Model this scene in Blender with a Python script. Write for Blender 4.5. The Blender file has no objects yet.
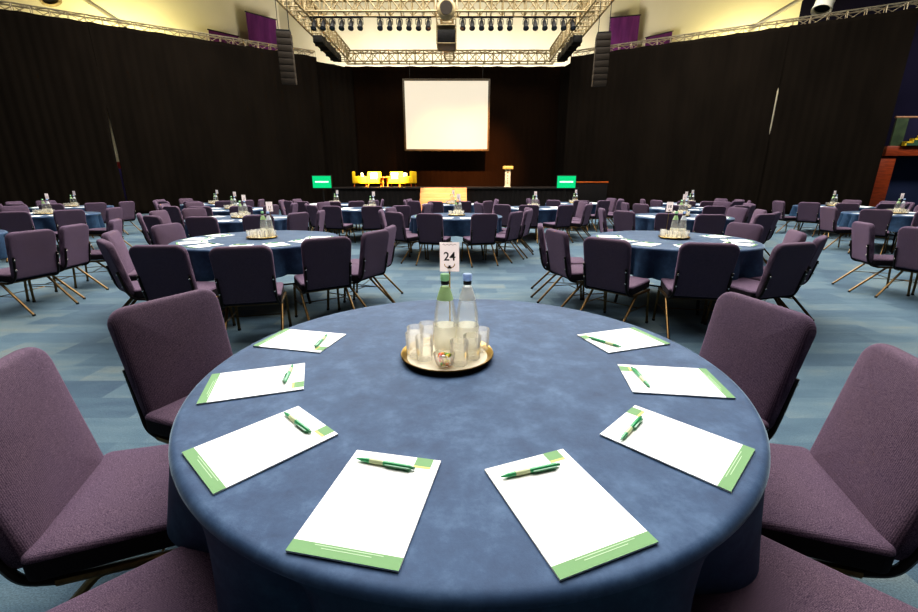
import bpy, bmesh, math, random
from mathutils import Vector, Matrix
random.seed(7)
PI = math.pi
S = bpy.context.scene
C = S.collection

# ------------------------------------------------------------------ materials
def lin(c):
    c = c/255.0
    return c/12.92 if c <= 0.04045 else ((c+0.055)/1.055)**2.4
def rgb(r, g, b): return (lin(r), lin(g), lin(b), 1.0)

def mat(name, col, rough=0.6, metal=0.0, emit=None, es=0.0, sheen=0.0, spec=0.5, coat=0.0):
    m = bpy.data.materials.new(name); m.use_nodes = True
    b = m.node_tree.nodes['Principled BSDF']
    b.inputs['Base Color'].default_value = col
    b.inputs['Roughness'].default_value = rough
    b.inputs['Metallic'].default_value = metal
    b.inputs['Specular IOR Level'].default_value = spec
    b.inputs['Sheen Weight'].default_value = sheen
    b.inputs['Coat Weight'].default_value = coat
    if emit:
        b.inputs['Emission Color'].default_value = emit
        b.inputs['Emission Strength'].default_value = es
    return m
def nodes(m):
    nt = m.node_tree
    return nt, nt.nodes['Principled BSDF'], (lambda t, **k: _n(nt, t, k))
def _n(nt, t, k):
    n = nt.nodes.new(t)
    for a, v in k.items(): setattr(n, a, v)
    return n
def ramp(nt, stops):
    r = nt.nodes.new('ShaderNodeValToRGB'); e = r.color_ramp.elements
    while len(e) < len(stops): e.new(0.5)
    for i, (p, c) in enumerate(stops): e[i].position = p; e[i].color = c
    return r
def noise_mat(name, c1, c2, scale, rough=0.8, detail=4, lo=0.35, hi=0.65, bump=0.0, sheen=0.0, spec=0.3, stretch=None, metal=0.0):
    m = mat(name, c1, rough, metal, sheen=sheen, spec=spec)
    nt, b, N = nodes(m)
    tc = N('ShaderNodeTexCoord'); src = tc.outputs['Object']
    if stretch:
        mp = N('ShaderNodeMapping'); mp.inputs['Scale'].default_value = stretch
        nt.links.new(src, mp.inputs[0]); src = mp.outputs[0]
    n = N('ShaderNodeTexNoise'); n.inputs['Scale'].default_value = scale; n.inputs['Detail'].default_value = detail
    nt.links.new(src, n.inputs['Vector'])
    r = ramp(nt, [(lo, c1), (hi, c2)])
    nt.links.new(n.outputs['Fac'], r.inputs[0]); nt.links.new(r.outputs[0], b.inputs['Base Color'])
    if bump:
        bp = N('ShaderNodeBump'); bp.inputs['Strength'].default_value = bump; bp.inputs['Distance'].default_value = 0.01
        nt.links.new(n.outputs['Fac'], bp.inputs['Height']); nt.links.new(bp.outputs[0], b.inputs['Normal'])
    return m

def carpet_mat():
    m = mat('carpet_tiles', rgb(90, 120, 140), 0.8, sheen=0.45, spec=0.3)
    m.node_tree.nodes['Principled BSDF'].inputs['Sheen Tint'].default_value = rgb(190, 220, 235)
    nt, b, N = nodes(m)
    tc = N('ShaderNodeTexCoord')
    def math_n(op, a, bb=None):
        n = N('ShaderNodeMath', operation=op)
        for i, v in enumerate((a, bb)):
            if v is None: continue
            if isinstance(v, (int, float)): n.inputs[i].default_value = v
            else: nt.links.new(v, n.inputs[i])
        return n.outputs[0]
    sep = N('ShaderNodeSeparateXYZ'); nt.links.new(tc.outputs['Object'], sep.inputs[0])
    row = math_n('FLOOR', math_n('DIVIDE', sep.outputs['Y'], 0.25))
    off = math_n('MULTIPLY', math_n('MODULO', row, 3.0), 0.37)
    colx = math_n('FLOOR', math_n('DIVIDE', math_n('ADD', sep.outputs['X'], off), 0.5))
    cb = N('ShaderNodeCombineXYZ'); nt.links.new(colx, cb.inputs[0]); nt.links.new(row, cb.inputs[1])
    wn = N('ShaderNodeTexWhiteNoise', noise_dimensions='2D'); nt.links.new(cb.outputs[0], wn.inputs['Vector'])
    mp = N('ShaderNodeMapping'); mp.inputs['Scale'].default_value = (2.4, 9.0, 1.0)
    nt.links.new(tc.outputs['Object'], mp.inputs[0])
    n1 = N('ShaderNodeTexNoise'); n1.inputs['Scale'].default_value = 1.0; n1.inputs['Detail'].default_value = 3
    nt.links.new(mp.outputs[0], n1.inputs['Vector'])
    n2 = N('ShaderNodeTexNoise'); n2.inputs['Scale'].default_value = 160; n2.inputs['Detail'].default_value = 2
    nt.links.new(tc.outputs['Object'], n2.inputs['Vector'])
    n3 = N('ShaderNodeTexNoise'); n3.inputs['Scale'].default_value = 0.55; n3.inputs['Detail'].default_value = 2
    nt.links.new(tc.outputs['Object'], n3.inputs['Vector'])
    v = math_n('ADD', math_n('MULTIPLY', wn.outputs['Value'], 0.44), math_n('MULTIPLY', n1.outputs['Fac'], 0.60))
    v = math_n('ADD', v, math_n('MULTIPLY', math_n('SUBTRACT', n3.outputs['Fac'], 0.5), 0.5))
    v = math_n('SUBTRACT', v, 0.04)
    r = ramp(nt, [(0.20, rgb(54, 76, 96)), (0.40, rgb(70, 94, 110)), (0.56, rgb(86, 108, 120)), (0.72, rgb(106, 120, 122)), (0.9, rgb(120, 118, 104))])
    nt.links.new(v, r.inputs[0])
    mx = N('ShaderNodeMix', data_type='RGBA', blend_type='MULTIPLY'); mx.inputs['Factor'].default_value = 0.75
    r2 = ramp(nt, [(0.3, (0.45, 0.45, 0.45, 1)), (0.7, (1.25, 1.25, 1.25, 1))])
    nt.links.new(n2.outputs['Fac'], r2.inputs[0])
    nt.links.new(r.outputs[0], mx.inputs['A']); nt.links.new(r2.outputs[0], mx.inputs['B'])
    nt.links.new(mx.outputs['Result'], b.inputs['Base Color'])
    bp = N('ShaderNodeBump'); bp.inputs['Strength'].default_value = 0.5; bp.inputs['Distance'].default_value = 0.004
    nt.links.new(n2.outputs['Fac'], bp.inputs['Height']); nt.links.new(bp.outputs[0], b.inputs['Normal'])
    return m

def chair_fabric():
    m = mat('purple_upholstery', rgb(92, 70, 88), 0.9, sheen=0.3, spec=0.2)
    nt, b, N = nodes(m)
    b.inputs['Sheen Tint'].default_value = rgb(190, 160, 190)
    tc = N('ShaderNodeTexCoord')
    n = N('ShaderNodeTexNoise'); n.inputs['Scale'].default_value = 420; n.inputs['Detail'].default_value = 2
    nt.links.new(tc.outputs['Object'], n.inputs['Vector'])
    w = N('ShaderNodeTexWave', wave_type='BANDS', bands_direction='X'); w.inputs['Scale'].default_value = 60; w.inputs['Distortion'].default_value = 1.5; w.inputs['Detail'].default_value = 1
    w.inputs['Detail Scale'].default_value = 20
    nt.links.new(tc.outputs['Object'], w.inputs['Vector'])
    a = N('ShaderNodeMath', operation='MULTIPLY_ADD'); a.inputs[1].default_value = 0.18
    nt.links.new(w.outputs['Fac'], a.inputs[0]); nt.links.new(n.outputs['Fac'], a.inputs[2])
    r = ramp(nt, [(0.34, rgb(48, 38, 51)), (0.54, rgb(76, 63, 78)), (0.76, rgb(118, 101, 114))])
    nt.links.new(a.outputs[0], r.inputs[0])
    n2 = N('ShaderNodeTexNoise'); n2.inputs['Scale'].default_value = 5; n2.inputs['Detail'].default_value = 3
    nt.links.new(tc.outputs['Object'], n2.inputs['Vector'])
    oi = N('ShaderNodeObjectInfo')
    r2 = ramp(nt, [(0.0, (0.90, 0.88, 1.06, 1)), (1.0, (1.10, 1.03, 1.0, 1))])
    s = N('ShaderNodeMath', operation='MULTIPLY_ADD'); s.inputs[1].default_value = 0.35
    nt.links.new(oi.outputs['Random'], s.inputs[0]); nt.links.new(n2.outputs['Fac'], s.inputs[2]); 
    nt.links.new(s.outputs[0], r2.inputs[0])
    mx = N('ShaderNodeMix', data_type='RGBA', blend_type='MULTIPLY'); mx.inputs['Factor'].default_value = 1.0
    nt.links.new(r.outputs[0], mx.inputs['A']); nt.links.new(r2.outputs[0], mx.inputs['B'])
    nt.links.new(mx.outputs['Result'], b.inputs['Base Color'])
    bp = N('ShaderNodeBump'); bp.inputs['Strength'].default_value = 0.2; bp.inputs['Distance'].default_value = 0.002
    nt.links.new(a.outputs[0], bp.inputs['Height']); nt.links.new(bp.outputs[0], b.inputs['Normal'])
    return m

def cloth_mat(nm, sh, dim=1.0):
    m = mat(nm, rgb(46, 72, 112), 0.68, sheen=sh, spec=0.4)
    nt, b, N = nodes(m)
    b.inputs['Sheen Roughness'].default_value = 0.28
    b.inputs['Sheen Tint'].default_value = rgb(205, 228, 240)
    tc = N('ShaderNodeTexCoord')
    n = N('ShaderNodeTexNoise'); n.inputs['Scale'].default_value = 9; n.inputs['Detail'].default_value = 10; n.inputs['Roughness'].default_value = 0.72
    nt.links.new(tc.outputs['Object'], n.inputs['Vector'])
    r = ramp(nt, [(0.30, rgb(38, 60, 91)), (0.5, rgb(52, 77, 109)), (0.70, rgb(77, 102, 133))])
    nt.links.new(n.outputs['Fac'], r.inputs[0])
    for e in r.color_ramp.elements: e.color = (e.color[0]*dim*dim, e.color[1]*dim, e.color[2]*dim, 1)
    nt.links.new(r.outputs[0], b.inputs['Base Color'])
    bp = N('ShaderNodeBump'); bp.inputs['Strength'].default_value = 0.25; bp.inputs['Distance'].default_value = 0.006
    nt.links.new(n.outputs['Fac'], bp.inputs['Height']); nt.links.new(bp.outputs[0], b.inputs['Normal'])
    return m

def glass_mat(name, tint, refl=0.9, body=0.06):
    m = bpy.data.materials.new(name); m.use_nodes = True
    nt = m.node_tree; nt.nodes.clear()
    out = nt.nodes.new('ShaderNodeOutputMaterial')
    tr = nt.nodes.new('ShaderNodeBsdfTransparent'); tr.inputs[0].default_value = tint
    gl = nt.nodes.new('ShaderNodeBsdfGlossy'); gl.inputs['Roughness'].default_value = 0.06
    df = nt.nodes.new('ShaderNodeBsdfTranslucent'); df.inputs[0].default_value = (1.0, 0.97, 0.90, 1)
    lw = nt.nodes.new('ShaderNodeLayerWeight'); lw.inputs['Blend'].default_value = 0.22
    mu = nt.nodes.new('ShaderNodeMath'); mu.operation = 'MULTIPLY'; mu.inputs[1].default_value = refl
    m1 = nt.nodes.new('ShaderNodeMixShader'); m2 = nt.nodes.new('ShaderNodeMixShader'); m2.inputs[0].default_value = body
    nt.links.new(lw.outputs['Fresnel'], mu.inputs[0]); nt.links.new(mu.outputs[0], m1.inputs[0])
    nt.links.new(tr.outputs[0], m1.inputs[1]); nt.links.new(gl.outputs[0], m1.inputs[2])
    nt.links.new(m1.outputs[0], m2.inputs[1]); nt.links.new(df.outputs[0], m2.inputs[2])
    nt.links.new(m2.outputs[0], out.inputs[0])
    return m

M = dict(
    carpet=carpet_mat(), chair=chair_fabric(), cloth=cloth_mat('blue_tablecloth', 0.85), clothshade=cloth_mat('blue_tablecloth_shaded_drop', 0.0, 0.72),  # second cloth copy is darkened: shade of the hanging drop put into colour
    underside=noise_mat('seat_underside_side_shade', rgb(24, 18, 24), rgb(34, 27, 34), 200, 0.9),  # dark underside fabric; also carries the shade painted on the seat sides
    gold=noise_mat('bronze_tube', rgb(128, 104, 70), rgb(104, 84, 56), 30, 0.34, metal=1.0, spec=0.5),
    blackmetal=noise_mat('black_tube', rgb(30, 26, 24), rgb(40, 34, 30), 30, 0.38, metal=0.5),
    bolt=mat('bolt_steel', rgb(220, 215, 205), 0.25, 1.0),
    rubber=mat('rubber_foot', rgb(20, 20, 20), 0.7),
    paper=mat('white_paper', rgb(252, 252, 250), 0.75, spec=0.2),
    green=mat('printed_green', rgb(122, 160, 114), 0.7, spec=0.2),
    paleline=mat('printed_pale_line', rgb(196, 218, 186), 0.7, spec=0.2),
    yellowline=mat('printed_yellow', rgb(222, 208, 128), 0.7, spec=0.2),
    pen=mat('pen_green', rgb(44, 150, 92), 0.3, coat=0.5),
    pendark=mat('pen_dark_green', rgb(24, 112, 66), 0.3, coat=0.5),
    penband=mat('pen_pale_band', rgb(196, 206, 160), 0.35),
    traytop=noise_mat('tray_silver_reflection', rgb(255, 248, 228), rgb(250, 240, 214), 18, 0.25, metal=0.0),  # bright reflection of the silver dish put into a cream base colour
    trayrim=noise_mat('tray_gold_rim', rgb(196, 164, 92), rgb(168, 138, 72), 12, 0.28, metal=1.0),
    traydark=mat('tray_dark_underside', rgb(36, 30, 26), 0.5),
    glass=glass_mat('clear_glass', (0.995, 0.992, 0.98, 1), 0.8, 0.15),
    bottle=glass_mat('bottle_glass', (0.97, 0.985, 0.97, 1), 0.6, 0.08),
    water=glass_mat('water', (0.985, 0.99, 0.99, 1), 0.3, 0.06),
    label_green=mat('label_green', rgb(206, 230, 180), 0.5),
    label_white=mat('label_white', rgb(246, 248, 250), 0.5),
    label_cream=mat('label_cream', rgb(252, 247, 234), 0.55),
    cap_green=mat('cap_green', rgb(206, 242, 206), 0.4),
    cap_blue=mat('cap_blue', rgb(204, 222, 250), 0.4),
    card=mat('sign_card', rgb(250, 242, 240), 0.6, spec=0.2),
    ink=mat('sign_ink', rgb(44, 38, 38), 0.6),
    inkgrey=mat('sign_grey_ink', rgb(150, 136, 136), 0.6),
    gilt=mat('sign_gilt', rgb(196, 154, 74), 0.5),
    drape=noise_mat('black_drape', rgb(27, 23, 19), rgb(33, 28, 23), 2.0, 1.0, spec=0.0, stretch=(0.6, 0.6, 0.2)),
    cream=noise_mat('cream_plaster', rgb(244, 234, 206), rgb(238, 227, 196), 0.4, 0.9, spec=0.1),
    navy=noise_mat('dark_navy_wall', rgb(24, 22, 38), rgb(30, 27, 46), 0.6, 0.9, spec=0.1),
    recess=noise_mat('navy_recess_panel', rgb(30, 40, 66), rgb(25, 33, 56), 0.6, 0.8),
    dark=noise_mat('dark_hall_wall', rgb(40, 36, 36), rgb(48, 44, 42), 0.6, 0.9, spec=0.1),
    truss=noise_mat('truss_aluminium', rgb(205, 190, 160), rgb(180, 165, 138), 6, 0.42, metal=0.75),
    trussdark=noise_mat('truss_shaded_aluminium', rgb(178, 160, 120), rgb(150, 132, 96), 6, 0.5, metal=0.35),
    blackbox=noise_mat('black_painted_steel', rgb(22, 20, 18), rgb(30, 28, 25), 8, 0.55),
    speaker=noise_mat('speaker_grille', rgb(58, 49, 38), rgb(50, 42, 33), 60, 0.6),
    lens=mat('lamp_lens', rgb(60, 60, 64), 0.1, coat=1.0),
    banner=noise_mat('purple_banner_cloth', rgb(112, 50, 108), rgb(88, 36, 90), 1.2, 0.85, stretch=(2.5, 2.5, 0.5)),
    stage=noise_mat('black_stage_skirt', rgb(17, 13, 11), rgb(22, 17, 14), 3, 0.9, stretch=(4, 4, 0.3)),
    stagetop=noise_mat('stage_deck', rgb(34, 28, 24), rgb(42, 34, 28), 3, 0.6),
    peach=noise_mat('pale_step_boards', rgb(226, 166, 112), rgb(214, 150, 98), 3, 0.6, stretch=(0.3, 3, 3)),
    backdrop=noise_mat('backdrop_glow_brown', rgb(32, 22, 14), rgb(27, 18, 11), 0.5, 1.0, spec=0.0),  # warm stage glow on the black drape put into its base colour
    yellow=noise_mat('yellow_upholstery', rgb(255, 210, 34), rgb(250, 200, 26), 20, 0.8),
    orangewood=noise_mat('orange_wood', rgb(200, 100, 30), rgb(170, 80, 22), 10, 0.5),
    whitecloth=noise_mat('white_linen', rgb(250, 246, 226), rgb(240, 235, 210), 10, 0.7),
    screenframe=noise_mat('dark_bronze_frame', rgb(74, 62, 40), rgb(60, 50, 34), 10, 0.5),
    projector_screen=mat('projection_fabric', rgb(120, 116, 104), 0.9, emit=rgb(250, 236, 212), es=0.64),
    green_glow=mat('screen_green', rgb(0, 60, 30), 0.4, emit=rgb(0, 212, 132), es=0.95),
    white_glow=mat('screen_white', rgb(200, 200, 200), 0.4, emit=rgb(225, 255, 238), es=1.0),
    redwood=noise_mat('red_wood_panel', rgb(150, 64, 26), rgb(118, 48, 20), 3, 0.45, stretch=(1, 1, 6)),
    greenglass=noise_mat('green_balustrade', rgb(66, 78, 52), rgb(52, 62, 44), 4, 0.3),
    stairyellow=mat('stair_nosing_yellow', rgb(206, 170, 24), 0.6),
    stairgreen=mat('stair_green', rgb(30, 66, 40), 0.7),
    pole=mat('pale_pole', rgb(232, 222, 190), 0.5),
    red=mat('red_band', rgb(150, 34, 22), 0.5),
    violet=mat('violet_strip', rgb(74, 62, 130), 0.6),
    lectern=mat('lectern_white', rgb(250, 226, 190), 0.6),
    lecterntop=mat('lectern_top', rgb(236, 190, 100), 0.5),
    wood=noise_mat('plywood', rgb(150, 110, 76), rgb(130, 92, 60), 6, 0.6),
)
def paperize(m, fac):
    nt = m.node_tree; b = nt.nodes['Principled BSDF']; o = nt.nodes['Material Output']
    t = nt.nodes.new('ShaderNodeBsdfTranslucent'); t.inputs[0].default_value = b.inputs['Base Color'].default_value
    x = nt.nodes.new('ShaderNodeMixShader'); x.inputs[0].default_value = fac
    nt.links.new(b.outputs[0], x.inputs[1]); nt.links.new(t.outputs[0], x.inputs[2]); nt.links.new(x.outputs[0], o.inputs[0])
for k_ in ('card', 'label_green', 'label_white', 'label_cream', 'cap_green', 'cap_blue'): paperize(M[k_], 0.7 if k_ == 'card' else 0.5)
SWEETS = {'orange': mat('sweet_orange', rgb(246, 150, 60), 0.25), 'red': mat('sweet_red', rgb(226, 80, 70), 0.25),
          'yellow': mat('sweet_yellow', rgb(240, 220, 70), 0.25), 'white': mat('sweet_white', rgb(246, 240, 235), 0.25),
          'green': mat('sweet_green', rgb(120, 190, 90), 0.25)}

# ------------------------------------------------------------------ object helpers
def mesh_from(bm, m, smooth=True, name='mesh', sharp=35):
    bmesh.ops.remove_doubles(bm, verts=bm.verts, dist=1e-6)
    bmesh.ops.recalc_face_normals(bm, faces=bm.faces)
    me = bpy.data.meshes.new(name); bm.to_mesh(me); bm.free()
    for x in (m if isinstance(m, (list, tuple)) else [m]): me.materials.append(x)
    if smooth:
        for p in me.polygons: p.use_smooth = True
        me.set_sharp_from_angle(angle=math.radians(sharp))
    return me
def obj(name, bm_or_me, m=None, parent=None, smooth=True, sharp=35):
    me = bm_or_me if isinstance(bm_or_me, bpy.types.Mesh) else mesh_from(bm_or_me, m, smooth, name, sharp)
    o = bpy.data.objects.new(name, me); C.objects.link(o)
    if parent: o.parent = parent
    return o
def tag(o, label, cat, group=None, kind=None):
    if label: o['label'] = label
    if cat: o['category'] = cat
    if group: o['group'] = group
    if kind: o['kind'] = kind
    return o
def thing(name, label, cat, loc=(0, 0, 0), rz=0, group=None):
    o = bpy.data.objects.new(name, None); C.objects.link(o)
    o.location = loc; o.rotation_euler = (0, 0, rz); o.empty_display_size = 0.1
    return tag(o, label, cat, group)
def dup(root, loc, rz, label, group=None):
    r = root.copy(); C.objects.link(r); r.location = loc; r.rotation_euler = (0, 0, rz)
    r['label'] = label
    if group: r['group'] = group
    for ch in list(root.children):
        c = ch.copy(); C.objects.link(c); c.parent = r
        for g in list(ch.children):
            d = g.copy(); C.objects.link(d); d.parent = c
    return r
_first = {}
def place(root, loc, rz, label, group=None):
    if root.name not in _first:
        _first[root.name] = 1
        root.location = loc; root.rotation_euler = (0, 0, rz); root['label'] = label
        if group: root['group'] = group
        return root
    return dup(root, loc, rz, label, group)
def struct(name, bm, m, parent=None, smooth=False):
    o = obj(name, bm, m, parent, smooth)
    if not parent: o['kind'] = 'structure'
    return o

# ------------------------------------------------------------------ mesh helpers
def box(bm, x0, x1, y0, y1, z0, z1, bev=0.0, seg=2, mi=0):
    n0 = set(bm.faces)
    r = bmesh.ops.create_cube(bm, size=1.0)
    for v in r['verts']:
        v.co = Vector(((x0+x1)/2+v.co.x*(x1-x0), (y0+y1)/2+v.co.y*(y1-y0), (z0+z1)/2+v.co.z*(z1-z0)))
    if bev > 0:
        es = list({e for v in r['verts'] for e in v.link_edges})
        bmesh.ops.bevel(bm, geom=es, offset=bev, segments=seg, affect='EDGES', profile=0.5)
    for f in bm.faces:
        if f not in n0: f.material_index = mi
    return bm
def BOX(*a, **k): return box(bmesh.new(), *a, **k)
def tube(bm, pts, r, n=8, cap=True):
    pts = [Vector(p) for p in pts]
    rings = []; prev = None
    for i, p in enumerate(pts):
        t = (pts[min(i+1, len(pts)-1)]-pts[max(i-1, 0)]).normalized()
        if prev is None:
            a = Vector((0, 0, 1)) if abs(t.z) < 0.9 else Vector((1, 0, 0))
            u = t.cross(a).normalized()
        else:
            u = (prev - t*prev.dot(t)).normalized()
        prev = u; w = t.cross(u)
        rr = r[i] if isinstance(r, (list, tuple)) else r
        rings.append([bm.verts.new(p+(u*math.cos(2*PI*k/n)+w*math.sin(2*PI*k/n))*rr) for k in range(n)])
    for a, b in zip(rings, rings[1:]):
        for k in range(n): bm.faces.new((a[k], a[(k+1) % n], b[(k+1) % n], b[k]))
    if cap:
        bm.faces.new(rings[0][::-1]); bm.faces.new(rings[-1])
    return bm
def bend(pts, r=0.04, n=4):
    """round the inner corners of a polyline"""
    pts = [Vector(p) for p in pts]; out = [pts[0]]
    for a, b, c in zip(pts, pts[1:], pts[2:]):
        d1 = (a-b); d2 = (c-b); k = min(r, d1.length*0.45, d2.length*0.45)
        p, q = b+d1.normalized()*k, b+d2.normalized()*k
        for i in range(n+1):
            t = i/n; out.append(p*(1-t)**2+b*2*t*(1-t)+q*t*t)
    out.append(pts[-1]); return out
def lathe(bm, prof, n=20, cx=0, cy=0, cz=0, mi=0, mis=None):
    rings = []
    for r, z in prof:
        if r < 1e-5: rings.append([bm.verts.new((cx, cy, cz+z))])
        else: rings.append([bm.verts.new((cx+r*math.cos(2*PI*k/n), cy+r*math.sin(2*PI*k/n), cz+z)) for k in range(n)])
    for i, (a, b) in enumerate(zip(rings, rings[1:])):
        for k in range(n):
            if len(a) == 1 and len(b) == 1: continue
            if len(a) == 1: f = bm.faces.new((a[0], b[(k+1) % n], b[k]))
            elif len(b) == 1: f = bm.faces.new((a[k], a[(k+1) % n], b[0]))
            else: f = bm.faces.new((a[k], a[(k+1) % n], b[(k+1) % n], b[k]))
            f.material_index = mis[i] if mis else mi
    return bm
def LATHE(*a, **k): return lathe(bmesh.new(), *a, **k)
def rrect(hw, hh, rc, n=6, rb=None):
    pts = []
    rc = max(min(rc, hw*0.98, hh*0.98), 0.002); rt = rc; rb = rt if rb is None else max(min(rb, hw*0.98, hh*0.98), 0.002)
    for sx, sy, a0 in ((1, 1, 0), (-1, 1, PI/2), (-1, -1, PI), (1, -1, 1.5*PI)):
        rc = rt if sy > 0 else rb; cx, cy = sx*(hw-rc), sy*(hh-rc)
        for k in range(n+1):
            a = a0+PI/2*k/n; pts.append((cx+rc*math.cos(a), cy+rc*math.sin(a)))
    return pts
def cushion(hw, hh, rc, th, er, dome, xf, rb=None):
    if rb is None: rb = rc
    """padded rounded slab: outline rrect in (a,b), thickness along c; xf maps (a,b,c) to a point"""
    bm = bmesh.new(); prof = []
    big = min(hw, hh)
    for d, c in ((big*0.95, th/2+dome), (big*0.6, th/2+dome*0.92), (big*0.3, th/2+dome*0.6), (er*1.1, th/2+0.001)): prof.append((d, c))
    for k in range(1, 5):
        a = PI/2*k/4; prof.append((er*(1-math.sin(a)), th/2-er*(1-math.cos(a))))
    for k in range(0, 4):
        a = PI/2*(1-k/4); prof.append((er*(1-math.sin(a)), -th/2+er*(1-math.cos(a))))
    prof += [(er*1.1, -th/2), (big*0.5, -th/2), (big*0.95, -th/2)]
    rings = []
    for d, c in prof:
        rings.append([bm.verts.new(xf(a, b, c)) for a, b in rrect(hw-d, hh-d, max(rc-d, 0.004), 6, max(rb-d, 0.004))])
    n = len(rings[0])
    for p, q in zip(rings, rings[1:]):
        for k in range(n): bm.faces.new((p[k], p[(k+1) % n], q[(k+1) % n], q[k]))
    bm.faces.new(rings[0]); bm.faces.new(rings[-1][::-1])
    return bm
def text_mesh(s, size, m, name='digits'):
    cu = bpy.data.curves.new(name, 'FONT'); cu.body = s; cu.size = size; cu.align_x = 'CENTER'; cu.align_y = 'CENTER'
    cu.extrude = 0.0004; cu.offset = size*0.012
    o = bpy.data.objects.new(name, cu); C.objects.link(o)
    dg = bpy.context.evaluated_depsgraph_get()
    me = bpy.data.meshes.new_from_object(o.evaluated_get(dg))
    bpy.data.objects.remove(o); me.materials.clear(); me.materials.append(m)
    return me

# ------------------------------------------------------------------ hall shell
HT = 7.6        # drape height
struct('floor', BOX(-27, 27, -9, 33, -0.1, 0), M['carpet'])
struct('ceiling', BOX(-27, 27, -9, 33, 14.0, 14.2), M['dark'])
struct('wall_back', BOX(-27, 27, 31, 31.3, 0, 14), M['cream'])
struct('wall_front', BOX(-27, 27, -9.3, -9, 0, 14), M['dark'])
def wall_between(name, a, b, z0, z1, th, m):
    a, b = Vector(a), Vector(b); d = (b-a).normalized(); n = Vector((-d.y, d.x))*th
    bm = bmesh.new()
    vs = []
    for z in (z0, z1):
        for p in (a, b, b+n, a+n): vs.append(bm.verts.new((p.x, p.y, z)))
    for f in ((0, 1, 2, 3), (4, 5, 6, 7), (0, 1, 5, 4), (1, 2, 6, 5), (2, 3, 7, 6), (3, 0, 4, 7)): bm.faces.new([vs[i] for i in f])
    return struct(name, bm, m)
wall_between('wall_left', (-26.5, 15.5), (-11.5, 31), 0, 14, 0.3, M['cream'])
wall_between('wall_left_side', (-26.5, -9), (-26.5, 15.5), 0, 14, 0.3, M['dark'])
wall_between('wall_right', (11.5, 31), (17.5, 24.93), 0, 14, 0.3, M['cream'])
wall_between('wall_right_side', (17.5, 24.93), (26.5, 15.5), 0, 14, 0.3, M['navy'])
wall_between('wall_right_front', (26.5, 15.5), (26.5, -9), 0, 14, 0.3, M['dark'])

# ------------------------------------------------------------------ drapes
def drape(name, label, a, b, z0, z1, group=None, cut_a=None, cut_b=None, pleat=0.32, amp=0.014, m='drape'):
    """pleated hanging cloth from a to b. cut_*: list of (z, inset) that pulls the end edge back to leave a slit"""
    a, b = Vector(a), Vector(b); L = (b-a).length; d = (b-a)/L; nrm = Vector((-d.y, d.x))
    nx = max(8, int(L/pleat*8)); nz = 40
    def ins(cut, z):
        if not cut: return 0.0
        for (za, ia), (zb, ib) in zip(cut, cut[1:]):
            if za <= z <= zb: return ia+(ib-ia)*(z-za)/(zb-za)
        return 0.0
    bm = bmesh.new(); g = []
    rnd = random.Random(name+label); ph = [rnd.uniform(-0.5, 0.5) for _ in range(60)]
    for j in range(nz+1):
        z = z0+(z1-z0)*j/nz; row = []
        s0, s1 = ins(cut_a, z), L-ins(cut_b, z)
        for i in range(nx+1):
            s = s0+(s1-s0)*i/nx
            w = amp*math.sin(2*PI*s/pleat+ph[int(s*1.3) % 60]*1.2)*(1.0-0.45*j/nz)+0.04*math.sin(s*1.1+z*0.25)*(1-j/nz)
            p = a+d*s+nrm*w
            sag = 0.03*abs(math.sin(s*PI/1.2)) if j == nz else 0
            row.append(bm.verts.new((p.x, p.y, z-sag)))
        g.append(row)
    for j in range(nz):
        for i in range(nx): bm.faces.new((g[j][i], g[j][i+1], g[j+1][i+1], g[j+1][i]))
    o = obj(name, bm, M[m], sharp=180)
    m = o.modifiers.new('thick', 'SOLIDIFY'); m.thickness = 0.015
    return tag(o, label, 'drape', group)
LA, LB = Vector((-19.4, 16.6)), Vector((-7.35, 24.35))       # left drape line
RA, RB = Vector((5.75, 24.35)), Vector((17.08, 18.0))       # right drape line
def on(a, b, t): return a+(b-a)*t
LT, RT = 0.369, 0.7005                                        # slit positions
lcut = [(0, 0.01), (0.7, 0.03), (1.6, 0.03), (2.2, 0.05), (3.0, 0.05), (4.3, 0.012), (4.6, -0.03), (9, -0.03)]
rcut = [(0, -0.03), (3.3, -0.03), (3.5, 0.03), (5.2, 0.03), (5.4, -0.03), (9, -0.03)]
drape('black_drape', 'black hall drape on the left, outer panel beside the bright slit', LA-(LB-LA).normalized()*5.0, on(LA, LB, LT), 0.0, HT, 'black side drapes', cut_b=lcut)
drape('black_drape', 'black hall drape on the left between the slit and the stage', on(LA, LB, LT), LB, 0.0, HT, 'black side drapes', cut_a=lcut)
drape('black_drape', 'black hall drape on the right between stage and thin bright slit', RA, on(RA, RB, RT), 0.0, HT, 'black side drapes', cut_b=rcut)
drape('black_drape', 'black hall drape on the right, outer panel beside the red balcony', on(RA, RB, RT), RB, 0.0, HT, 'black side drapes', cut_a=rcut)
drape('stage_drape', 'short black drape wing closing the stage on the left', (-7.62, 24.42), (-5.9, 25.9), 0.0, 7.45, 'black stage wing drapes')
drape('stage_drape', 'short black drape wing closing the stage on the right', (5.62, 25.9), (6.05, 24.42), 0.0, 7.45, 'black stage wing drapes')
drape('stage_backdrop', 'wide black backdrop drape behind the stage and projection screen', (-6.3, 26.0), (5.85, 26.0), 0.0, 7.55, None, amp=0.010, m='backdrop')

def slit_post(loc, label, parts):
    t = thing('scaffold_pole', label, 'pole', (loc[0], loc[1], 0))
    for nm, m, z0, z1, w in parts:
        bm = bmesh.new(); tube(bm, [(0, 0, z0), (0, 0, z1)], w, 10); obj(nm, bm, M[m], t)
    return t
pl = on(LA, LB, LT); n_l = Vector((-(LB-LA).y, (LB-LA).x)).normalized()
slit_post((pl.x-0.30, pl.y+0.42), 'pale pole with a red band showing in the slit of left drape',
          [('pole_shaft', 'pole', 2.26, 6.2, 0.14), ('red_band', 'red', 1.98, 2.26, 0.142), ('pole_foot', 'violet', 0.0, 1.98, 0.145)])

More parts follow.
